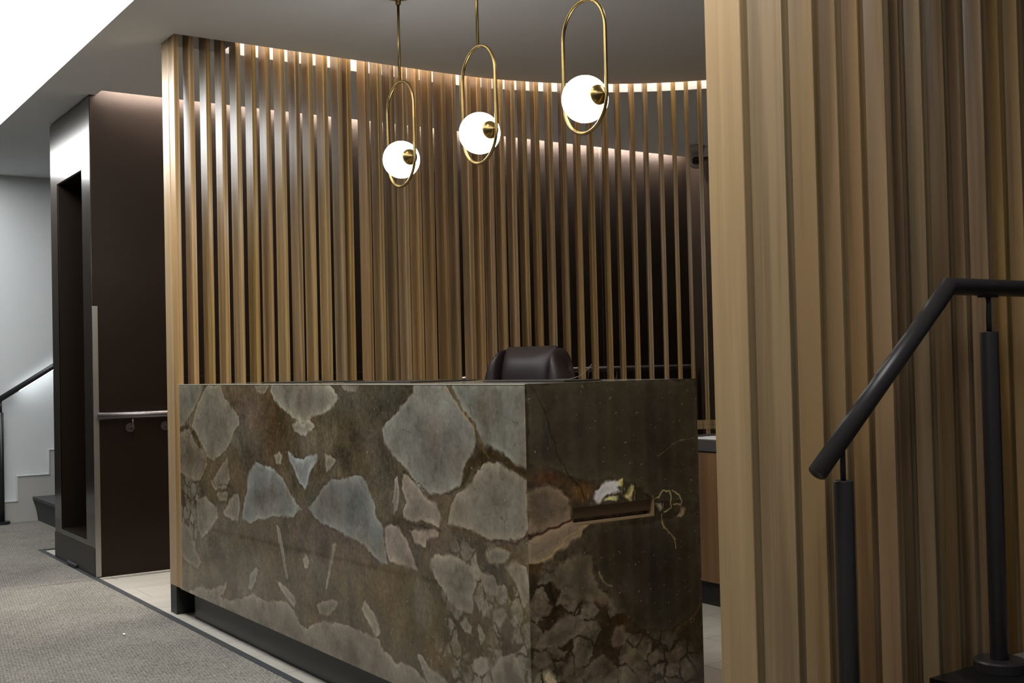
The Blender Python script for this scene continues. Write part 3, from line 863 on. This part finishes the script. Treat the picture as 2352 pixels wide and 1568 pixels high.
POS = [-1.4132, -1.3309, -1.253, -1.177, -1.0966, -1.0221, -0.9423, -0.8625, -0.7872, -0.7051, -0.6221, -0.571, -0.4662, -0.3893, -0.3143, -0.2368, -0.1585, -0.0774, 0.0079, 0.0765, 0.1666, 0.2305, 0.2988, 0.3673, 0.4375, 0.5065, 0.5813, 0.6615, 0.7417, 0.8238, 0.9007, 0.9858, 1.0592, 1.1421, 1.2184, 1.3028, 1.3789, 1.4515, 1.5264]
p = POS[-1]
while p < 3.0:
    p += .0775
    POS.append(p)
screen = thing('slat_screen', 'long curved oak slat screen standing behind the marble reception desk', 'slat screen', (1.78, 5.40, 0))
SB = .026      # the slats stand just behind the ceiling edge
proto = None
for s in POS:
    if s <= 0:
        x, y, rz = X0+s, 5.40+SB, 0.0
    else:
        a = PI/2 - s/RR
        x, y, rz = X0+(RR+SB)*math.cos(a), YC+(RR+SB)*math.sin(a), a-PI/2
    if proto is None:
        o = proto = slat_mesh('slat', .0245, .09, .135, H+.12, M_OAK)
    else:
        o = proto.copy()
        COL.objects.link(o)
    o.parent = screen
    o.location = (x-1.78, y-5.40, 0)
    o.rotation_euler = (0, 0, rz)
# first slat sits right against the end board
o = proto.copy(); COL.objects.link(o); o.parent = screen
o.location = (1.8115-1.78, SB, 0)
bm = bmesh.new()
box(bm, (.017, .102, .135), (.049, .198, H+.12))
link('end_board', bm, M_OAKPOST, screen, .0015, 1)
bm = bmesh.new()
box(bm, (.018, .108, 0), (.11, .196, .134))
link('foot', bm, M_BLACK, screen)
bm = bmesh.new()
def band(z0, z1, r0, r1, y0, y1, xs):
    A0, A1 = [(xs, y0)]+arc(r0, 90, 5), [(xs, y1)]+arc(r1, 90, 5)
    ring = [(x-1.78, y-5.40) for x, y in A0+A1[::-1]]
    prism(bm, ring, z0, z1)
band(.768, .7925, RR+SB-.004, RR+SB+.02, 5.396+SB, 5.42+SB, 1.90)
band(.7935, .8195, RR+SB-.004, RR+SB+.02, 5.396+SB, 5.42+SB, 1.90)
link('horizontal_rail', bm, M_OAK, screen)
bm = bmesh.new()
band(0, .136, RR+.106, RR+.17, 5.506, 5.57, 1.885)
link('base', bm, M_BLACK, screen)

near = thing('slat_screen', 'near oak slat screen at right, behind the black handrail', 'slat screen', (1.768, 1.70, 0))
bm = bmesh.new()
box(bm, (0, 0, .0), (.024, .105, H))
link('end_board', bm, M_OAKPOST, near, .0015, 1)
NX = [1.906, 2.004, 2.081, 2.158, 2.249, 2.3055, 2.389, 2.4765, 2.541, 2.638, 2.7115, 2.798]
while NX[-1] < 4.6:
    NX.append(NX[-1]+.0775)
for i, x in enumerate(NX):
    o = slat_mesh('slat', .0235, .105, 0, H, M_OAK) if i == 0 else o.copy()
    if i:
        COL.objects.link(o)
    o.parent = near
    o.location = (x-1.768, 0, 0)

# ---------------------------------------------------------------- reception desk
desk = thing('reception_desk', 'veined grey and brown marble reception desk with a letter slot in its end', 'reception desk')
FZ = [((2.80, .35), (.30, .38)), ((5.30, .60), (.16, .38)), ((2.75, .22), (.35, .22))]
EZ = [((2.00, .32), (.25, .26)), ((1.88, .50), (.12, .12)), ((2.25, .24), (.18, .14))]
slab('front_panel', 'x', 1.80, 2.5625, 5.455, .131, 1.105,
     lambda u, z: stone_field(u, z, FRONT_CLASTS, FRONT_SPOTS, FRONT_VEINS, (90, 79, 61), FZ, STONE_GAIN, 3), M_STONE, desk)
HOLE = (1.955, 2.255, .706, .756)
END_GAIN = 3.5  # end stone keeps part of that side's shade in its darker colours
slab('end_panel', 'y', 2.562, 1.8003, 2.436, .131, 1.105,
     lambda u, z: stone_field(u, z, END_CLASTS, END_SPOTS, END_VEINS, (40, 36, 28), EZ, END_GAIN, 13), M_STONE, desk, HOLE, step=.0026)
M_STONETOP = material('polished_top', srgb(120, 116, 106), .12)
t = NT(M_STONETOP)
nz = t.n('ShaderNodeTexNoise', Scale=5.0, Detail=6.0)
t.l(t.coords('Object'), nz.inputs['Vector'])
t.l(t.ramp(nz.outputs['Fac'], [(.35, srgb(92, 82, 66)), (.6, srgb(134, 130, 120))]), t.b.inputs['Base Color'])
B('countertop', (1.831, 2.593, 1.083), (2.436, 5.425, 1.1045), M_STONETOP, desk, .002)
B('far_end_panel', (1.831, 5.425, .131), (2.436, 5.455, 1.105), M_STONETOP, desk)
B('top_edge_highlight', (1.7992, 2.5622, 1.1030), (1.8075, 5.455, 1.1062), material('arris_highlight', srgb(190, 184, 166), .3), desk)  # pale strip painted as the light caught along the slab's top edge
B('plinth', (1.844, 2.64, 0), (2.40, 5.384, .131), M_PLINTH, desk)
bm = bmesh.new()
box(bm, (2.38, 2.593, .131), (2.41, 5.425, 1.083))
link('back_panel', bm, M_WALNUT, desk)
bm = bmesh.new()
x0, x1, z0, z1 = HOLE
yb = 2.562
box(bm, (x0-.01, yb+.031, z0-.012), (x1+.01, yb+.16, z0-.0005))
box(bm, (x0-.01, yb+.031, z1+.0005), (x1+.01, yb+.16, z1+.012))
box(bm, (x0-.012, yb+.031, z0), (x0-.0005, yb+.16, z1))
box(bm, (x1+.0005, yb+.031, z0), (x1+.012, yb+.16, z1))
link('slot_lining', bm, M_SLOTWOOD, desk)
bm = bmesh.new()
vs_ = [(x0, yb+.010, z1), (x1, yb+.010, z1), (x1, yb+.014, z0+.017), (x0, yb+.014, z0+.017),
       (x0, yb+.018, z1), (x1, yb+.018, z1), (x1, yb+.022, z0+.017), (x0, yb+.022, z0+.017)]
vv = [bm.verts.new(q) for q in vs_]
for f in ((0, 1, 2, 3), (7, 6, 5, 4), (0, 4, 5, 1), (3, 2, 6, 7), (0, 3, 7, 4), (1, 5, 6, 2)):
    bm.faces.new([vv[i] for i in f])
link('slot_flap', bm, M_SLOTWOOD, desk)
bm = bmesh.new()
box(bm, (x0, yb+.001, z0), (x1, yb+.031, z0+.006))
box(bm, (x1-.005, yb+.001, z0+.004), (x1, yb+.031, z1))
link('slot_trim', bm, material('slot_trim_wood', srgb(168, 140, 106), .5), desk)

# thin dark pads lying on the counter
def pad(label, y0, y1, xa, xb, h):
    return tag(B('counter_pad', (xa, y0, 1.1052), (xb, y1, 1.1052+h), M_LEDGE, None, .001), label, 'counter pad')
pad('thin dark pad on the marble counter towards its far left end', 4.48, 4.92, 2.02, 2.30, .004)
pad('thin dark pad on the middle of the marble counter', 3.58, 4.12, 2.02, 2.30, .004)
pad('thin dark pad on the marble counter in front of the leather chair', 2.70, 3.14, 2.04, 2.18, .005)

# ---------------------------------------------------------------- pendants
PG = 'globe pendants over the desk'
def capsule(cy, cz0, cz1, r, n=20):
    pts = []
    for i in range(n+1):
        a = PI*i/n
        pts.append((0, cy+r*math.cos(a), cz1+r*math.sin(a)))
    for i in range(n+1):
        a = PI+PI*i/n
        pts.append((0, cy+r*math.cos(a), cz0+r*math.sin(a)))
    return pts


def make_pendant(label):
    t = thing('pendant_light', label, 'pendant light', (0, 0, 0), PG)
    # origin: centre of the globe
    bm = bmesh.new()
    bmesh.ops.create_uvsphere(bm, u_segments=48, v_segments=32, radius=.0802)
    link('globe', bm, M_GLOBE, t, smooth=True)
    bm = bmesh.new()
    tube(bm, capsule(0, 0, .222, .1165), .0062, 14, closed=True)
    link('loop', bm, M_BRASS, t, smooth=True)
    bm = bmesh.new()
    lathe(bm, [(.0, -.105), (.005, -.104), (.009, -.100), (.020, -.094), (.030, -.086), (.0355, -.075), (.0355, -.070)], axis=(0, 1, 0))
    link('cap', bm, M_BRASS, t, smooth=True)
    bm = bmesh.new()
    tube(bm, [(0, -.100, 0), (0, -.1165, 0)], .0045, 12)
    link('stem', bm, M_BRASS, t, smooth=True)
    top = H-2.06
    bm = bmesh.new()
    tube(bm, [(0, 0, .338), (0, 0, top-.02)], .0058, 14)
    link('rod', bm, M_BRASS, t, smooth=True)
    bm = bmesh.new()
    lathe(bm, [(.0, top-.045), (.010, top-.045), (.012, top-.038), (.012, top-.022), (.030, top-.020), (.055, top-.012), (.058, top-.0005)])
    link('canopy', bm, M_BRASS, t, smooth=True)
    return t


def copy_thing(src, label):
    r = src.copy()
    COL.objects.link(r)
    r['label'] = label
    for ch in list(src.children):
        c = ch.copy()
        COL.objects.link(c)
        c.parent = r
    return r


pend = make_pendant('lowest-looking brass loop pendant with a glowing white globe, leftmost of three')
pend.location = (2.436, 4.356, 2.06)
p2 = copy_thing(pend, 'brass loop pendant with a glowing white globe, middle one of three')
p2.location = (2.430, 3.722, 2.06)
p3 = copy_thing(pend, 'biggest-looking brass loop pendant with a glowing white globe, rightmost of three')
p3.location = (2.438, 3.072, 2.06)

# ---------------------------------------------------------------- office chair
chair = thing('office_chair', 'dark brown leather office chair behind the marble desk', 'chair', (2.725, 4.205, 0))
chair.rotation_euler = (0, 0, math.radians(196))


def grid_solid(bm, nu, nv, fn, gn):
    """closed padded sheet: front surface fn(u, v), back surface gn(u, v)"""
    f = [[bm.verts.new(fn(i/nu, j/nv)) for i in range(nu+1)] for j in range(nv+1)]
    g = [[bm.verts.new(gn(i/nu, j/nv)) for i in range(nu+1)] for j in range(nv+1)]
    for j in range(nv):
        for i in range(nu):
            bm.faces.new((f[j][i], f[j][i+1], f[j+1][i+1], f[j+1][i]))
            bm.faces.new((g[j][i+1], g[j][i], g[j+1][i], g[j+1][i+1]))
    for j in range(nv):
        bm.faces.new((f[j][0], f[j+1][0], g[j+1][0], g[j][0]))
        bm.faces.new((f[j][nu], g[j][nu], g[j+1][nu], f[j+1][nu]))
    for i in range(nu):
        bm.faces.new((f[0][i], g[0][i], g[0][i+1], f[0][i+1]))
        bm.faces.new((f[nv][i], f[nv][i+1], g[nv][i+1], g[nv][i]))


def zb(v):
    return .50+v*.750


def lean(v):
    return -.25-.10*v
# backrest local frame: +x is where the sitter looks
bm = bmesh.new()
def fC(u, v):
    w = .30
    y = (u-.5)*w
    z = zb(v)-(.006 if v > .99 else 0)
    return (lean(v)+.055*(1-(2*u-1)**6)*(1-(2*v-1)**10)+.012*math.sin(v*PI*3)+.0, y, z)
def gC(u, v):
    return (lean(v)-.02, (u-.5)*.30, zb(v)-.002)
grid_solid(bm, 16, 20, fC, gC)
link('back_cushion', bm, M_LEATHER, chair, smooth=True, sub=1)
for s in (-1, 1):
    bm = bmesh.new()
    def fS(u, v, s=s):
        taper = 1-.55*max(0, (v-.80)/.20)**2
        y = s*(.150+u*.105*taper)
        top = zb(min(v, 1))-(.012+.10*u**2)*max(0, (v-.7)/.3)
        return (lean(v)+.015+.075*math.sin(PI*min(1, .12+u*.88))**.7*(1-(2*v-1)**12*.6)-.03*u, y, top)
    def gS(u, v, s=s):
        taper = 1-.55*max(0, (v-.80)/.20)**2
        y = s*(.150+u*.105*taper)
        top = zb(min(v, 1))-(.012+.10*u**2)*max(0, (v-.7)/.3)
        return (lean(v)-.055*(1-u**4)-.012, y, top-.004)
    grid_solid(bm, 10, 20, fS, gS)
    link('back_bolster', bm, M_LEATHER, chair, smooth=True, sub=1)
bm = bmesh.new()
def fB(u, v):
    y = (u-.5)*2*(.245-.07*max(0, (v-.75)/.25)**2)
    return (lean(v)-.03, y, zb(v)-.012-.06*(2*u-1)**4*max(0, (v-.6)/.4))
def gB(u, v):
    x, y, z = fB(u, v)
    return (x-.06*(1-(2*u-1)**4)-.012, y*.97, z-.006)
grid_solid(bm, 14, 14, fB, gB)
link('back_shell', bm, M_PLASTIC, chair, smooth=True, sub=1)
bm = bmesh.new()
def fT(u, v):
    return (-.24+v*.50, (u-.5)*.52, .46+.045*(1-(2*u-1)**6)*(1-(2*v-1)**8)-.03*max(0, v-.85)/.15)
def gT(u, v):
    return (-.24+v*.49, (u-.5)*.50, .405)
grid_solid(bm, 14, 14, fT, gT)
link('seat', bm, M_LEATHER, chair, smooth=True, sub=1)
for s in (-1, 1):
    bm = bmesh.new()
    tube(bm, [(-.20, s*.27, .44), (-.21, s*.30, .52), (-.19, s*.30, .66), (-.12, s*.30, .685), (.10, s*.30, .685), (.17, s*.30, .66), (.18, s*.30, .52), (.12, s*.27, .42)], .017, 10)
    arm = link('armrest', bm, M_PLASTIC, chair, smooth=True)
    bm = bmesh.new()
    box(bm, (-.15, s*.30-.032, .695), (.13, s*.30+.032, .725))
    link('arm_pad', bm, M_LEATHER, arm, .012, 3)
bm = bmesh.new()
lathe(bm, [(.0, .11), (.032, .11), (.032, .26), (.020, .262), (.020, .39), (.09, .392), (.09, .405), (0, .405)])
link('gas_lift', bm, M_CHROME, chair, smooth=False)
for k in range(5):
    a = 2*PI*k/5+.3
    c_, s_ = math.cos(a), math.sin(a)
    bm = bmesh.new()
    tube(bm, [(0.02*c_, .02*s_, .115), (.16*c_, .16*s_, .105), (.30*c_, .30*s_, .075)], .02, 10)
    leg = link('leg', bm, M_PLASTIC, chair, smooth=True)
    bm = bmesh.new()
    lathe(bm, [(0, -.022), (.022, -.022), (.030, -.016), (.030, .016), (.022, .022), (0, .022)], (.30*c_, .30*s_, .030), (-s_, c_, 0), 18)
    link('caster', bm, M_PLASTIC, leg)

# thin cable looping up behind the counter
bm = bmesh.new()
tube(bm, [(2.36, 3.18, 1.1058), (2.41, 3.16, 1.1058), (2.45, 3.15, 1.116), (2.50, 3.165, 1.142), (2.54, 3.20, 1.155), (2.57, 3.25, 1.145), (2.60, 3.30, 1.10), (2.61, 3.32, .6), (2.62, 3.33, .0015)], .0012, 8)
tag(link('cable', bm, material('grey_cable', srgb(104, 96, 88), .5), None, smooth=True), 'thin pale cable looping up behind the counter right of the chair', 'cable')

# ---------------------------------------------------------------- back counter with paper
cr = thing('back_counter', 'low wooden back counter with a dark top, seen between the desk and the near screen', 'counter', (3.85, 4.0, 0))
B('cabinet_body', (-.01, -.75, .115), (.42, .30, .728), M_WALNUT, cr, .002)
B('worktop', (-.02, -.76, .732), (.44, .31, .786), M_COUNTER, cr, .002)
B('toe_kick', (.02, -.74, 0), (.40, .28, .115), M_BLACK, cr)
tag(B('paper_sheet', (3.865, 3.80, .7865), (4.07, 4.13, .7895), M_PAPER), 'white sheet of paper lying on the dark back counter', 'paper')

# ---------------------------------------------------------------- wall handrail at the back
hr = thing('handrail', 'grey metal handrail on the dark bronze back wall', 'handrail', (1.80, 6.76, .93))
def P(x, y, z): return (x-1.80, y-6.76, z-.93)
bm = bmesh.new()
tube(bm, [P(1.77, 6.75, .925), P(2.16, 6.75, .924), P(2.40, 6.75, .938), P(3.87, 6.75, 1.047), P(4.25, 6.75, 1.074), P(4.9, 6.75, 1.119), P(6.40, 6.75, 1.119)], .0195, 16)
link('rail', bm, M_STEEL, hr, smooth=True)
for x, z in ((1.965, .925), (2.17, .925), (3.2, .998), (4.4, 1.086), (5.6, 1.119)):
    bm = bmesh.new()
    tube(bm, [P(x, 6.75, z-.015), P(x, 6.75, z-.06), P(x, 6.765, z-.075), P(x, 6.806, z-.075)], .006, 10)
    br_ = link('bracket', bm, M_STEEL, hr, smooth=True)
    bm = bmesh.new()
    lathe(bm, [(0, 0), (.026, 0), (.026, .008), (0, .008)], P(x, 6.8035, z-.075), (0, 1, 0), 24)
    link('rosette', bm, M_STEEL, br_)

# ---------------------------------------------------------------- security camera
sc_ = thing('security_camera', 'small grey security camera high on the back wall, seen between slats at right', 'security camera', (6.05, 6.30, 2.665))
bm = bmesh.new()
lathe(bm, [(0, .114), (.062, .114), (.064, .10), (.058, .072), (.040, .066), (.036, .045), (0, .045)])
link('mount', bm, M_CAMW, sc_, smooth=True)
bm = bmesh.new()
ax = Vector((-.69, -.70, -.16)).normalized()
lathe(bm, [(0, -.06), (.03, -.058), (.050, -.042), (.060, -.01), (.058, .02), (.048, .042), (.034, .050), (0, .050)], (0, 0, 0), ax, 32)
link('housing', bm, M_CAMW, sc_, smooth=True)
bm = bmesh.new()
lathe(bm, [(0, .0), (.031, .0), (.031, .008), (.018, .014), (0, .016)], ax*.046, ax, 28)
link('lens', bm, M_LENS, sc_, smooth=True)

# ---------------------------------------------------------------- far staircase
st = thing('staircase', 'white-walled staircase with dark treads rising behind the steel portal at far left', 'stairs', (2.08, 9.35, 0))
for k in range(5):
    x, z = 2.06+k*.243-2.08, .198*(k+1)
    bm = bmesh.new()
    prof = [(x+.04, z-.198), (x+.015, z-.03), (x, z-.022), (x, z), (x+.29, z), (x+.29, z-.198)]
    lo = [bm.verts.new((a, -.9, b)) for a, b in prof]
    hi = [bm.verts.new((a, .499, b)) for a, b in prof]
    bm.faces.new(lo); bm.faces.new(hi[::-1])
    for i in range(6):
        bm.faces.new((lo[i], lo[(i+1) % 6], hi[(i+1) % 6], hi[i]))
    link('step', bm, M_GRAPHITE, st)
bm = bmesh.new()
zig = [(-1.2, 0), (-1.2, .171), (1.945-2.08, .171), (1.945-2.08, .369), (2.19-2.08, .369), (2.19-2.08, .566), (2.435-2.08, .566), (2.435-2.08, .764), (2.68-2.08, .764), (2.68-2.08, .962), (3.3-2.08, .962), (3.3-2.08, 0)]
lo = [bm.verts.new((a, .500, b)) for a, b in zig]
hi = [bm.verts.new((a, .513, b)) for a, b in zig]
bm.faces.new(lo); bm.faces.new(hi[::-1])
for i in range(len(zig)):
    j = (i+1) % len(zig)
    bm.faces.new((lo[i], lo[j], hi[j], hi[i]))
link('stepped_skirting', bm, M_SKIRT, st, .002, 1)
bm = bmesh.new()
run = zig[1:-2]
for (a, c), (d, e) in zip(run, run[1:]):
    if abs(c-e) < 1e-6:
        box(bm, (a-.006, .492, c-.004), (d+.006, .513, c+.008))
    else:
        box(bm, (a-.008, .492, c), (a+.004, .513, e))
link('skirting_highlight', bm, M_WHITE, st, .002, 1)  # white strip stands in for the highlight on the skirting's top edges

sr = thing('handrail', 'dark handrail with a light under it along the white stair wall at far left', 'handrail', (1.82, 9.79, 0))
bm = bmesh.new()
slope = (1.235-.994)/(2.207-1.817)
tube(bm, [(-.35, 0, .994-.353*slope), (1.4, 0, .994+1.403*slope)], .023, 14)
link('rail', bm, M_RAILDARK, sr, smooth=True)
bm = bmesh.new()
a0, a1 = .14, 1.3
for x0_, x1_ in ((a0, a1),):
    za, zb_ = .994+x0_*slope-.031, .994+x1_*slope-.031
    vv = [bm.verts.new(q) for q in ((x0_, -.006, za), (x1_, -.006, zb_), (x1_, .012, zb_), (x0_, .012, za),
                                    (x0_, -.006, za+.012), (x1_, -.006, zb_+.012), (x1_, .012, zb_+.012), (x0_, .012, za+.012))]
    for f in ((3, 2, 1, 0), (4, 5, 6, 7), (0, 1, 5, 4), (1, 2, 6, 5), (2, 3, 7, 6), (3, 0, 4, 7)):
        bm.faces.new([vv[i] for i in f])
link('light_strip', bm, M_STAIRLED, sr)
bm = bmesh.new()
tube(bm, [(.0, 0, .012), (.0, 0, .885)], .019, 14)
link('post', bm, M_RAILDARK, sr, smooth=True)
bm = bmesh.new()
tube(bm, [(.0, 0, .885), (0, 0, .972)], .009, 12)
link('stem', bm, M_RAILDARK, sr, smooth=True)
bm = bmesh.new()
lathe(bm, [(0, .005), (.058, .005), (.058, .026), (.0, .026)], (0, 0, 0))
link('base_plate', bm, M_RAILDARK, sr)

# ---------------------------------------------------------------- near steps and handrail
np_ = thing('staircase', 'dark-edged steps and cream landing below the near black handrail', 'stairs', (2.34, 1.2, 0))
for k, (x, z) in enumerate(((1.80, .133), (2.07, .267))):
    B('step', (x-2.34, -.9, 0 if k == 0 else .0), (x+.27-2.34, .495, z), M_GRAPHITE, np_)
B('landing', (0.0, -.9, 0), (2.6, .498, .398), M_BLACK, np_)
B('landing_tile', (.285, -.9, .398), (2.6, .498, .4005), M_TILE, np_)
B('nosing', (-.004, -.9, .36), (.284, .498, .400), M_BLACK, np_)

YR = 1.638
nh = thing('handrail', 'black tubular handrail bent over two posts in front of the near slat screen', 'handrail', (2.53, YR, .40))
def Q(x, z, dy=0): return (x-2.53, dy, z-.40)
bm = bmesh.new()
tube(bm, [Q(1.897, .916), Q(2.371, 1.318), Q(4.60, 1.318)], .0205, 24)
link('rail', bm, M_RAIL, nh, smooth=True)
for x, z0, zp, zr in ((1.978, .133, .894, .968), (2.525, .40, 1.211, 1.300)):
    bm = bmesh.new()
    tube(bm, [Q(x, z0+.02), Q(x, zp)], .0212, 24)
    po = link('post', bm, M_RAIL, nh, .002, 2, smooth=True)
    bm = bmesh.new()
    tube(bm, [Q(x, zp), Q(x, zr)], .0062, 12)
    link('stem', bm, M_RAIL, po, smooth=True)
    bm = bmesh.new()
    if zp > 1:
        box(bm, (x-2.53-.028, -.010, zr-.40-.006), (x-2.53+.028, .010, zr-.40+.002))
    else:
        d = Vector((.474, 0, .402)).normalized()
        c = Vector((x-2.53, 0, zr-.40+.002))
        n = Vector((-d.z, 0, d.x))
        vv = [bm.verts.new(c+d*a+n*b+Vector((0, e_, 0))) for a in (-.028, .028) for b in (-.006, .003) for e_ in (-.01, .01)]
        for f in ((0, 1, 3, 2), (4, 6, 7, 5), (0, 4, 5, 1), (2, 3, 7, 6), (0, 2, 6, 4), (1, 5, 7, 3)):
            bm.faces.new([vv[i] for i in f])
    link('saddle', bm, M_RAIL, po)
    bm = bmesh.new()
    lathe(bm, [(0, .0008), (.0605, .0008), (.0605, .022), (.056, .026), (.0, .026)], Q(x, z0), (0, 0, 1), 40)
    link('base_plate', bm, M_RAIL, po, smooth=False)

# ---------------------------------------------------------------- litter on the carpet
bm = bmesh.new()
prism(bm, [(1.460, 5.212), (1.466, 5.206), (1.474, 5.224), (1.471, 5.236), (1.463, 5.232)], .006, .010)
tag(link('paper_scrap', bm, M_PAPER, None, .002), 'tiny white scrap of paper lying on the grey carpet', 'paper scrap')
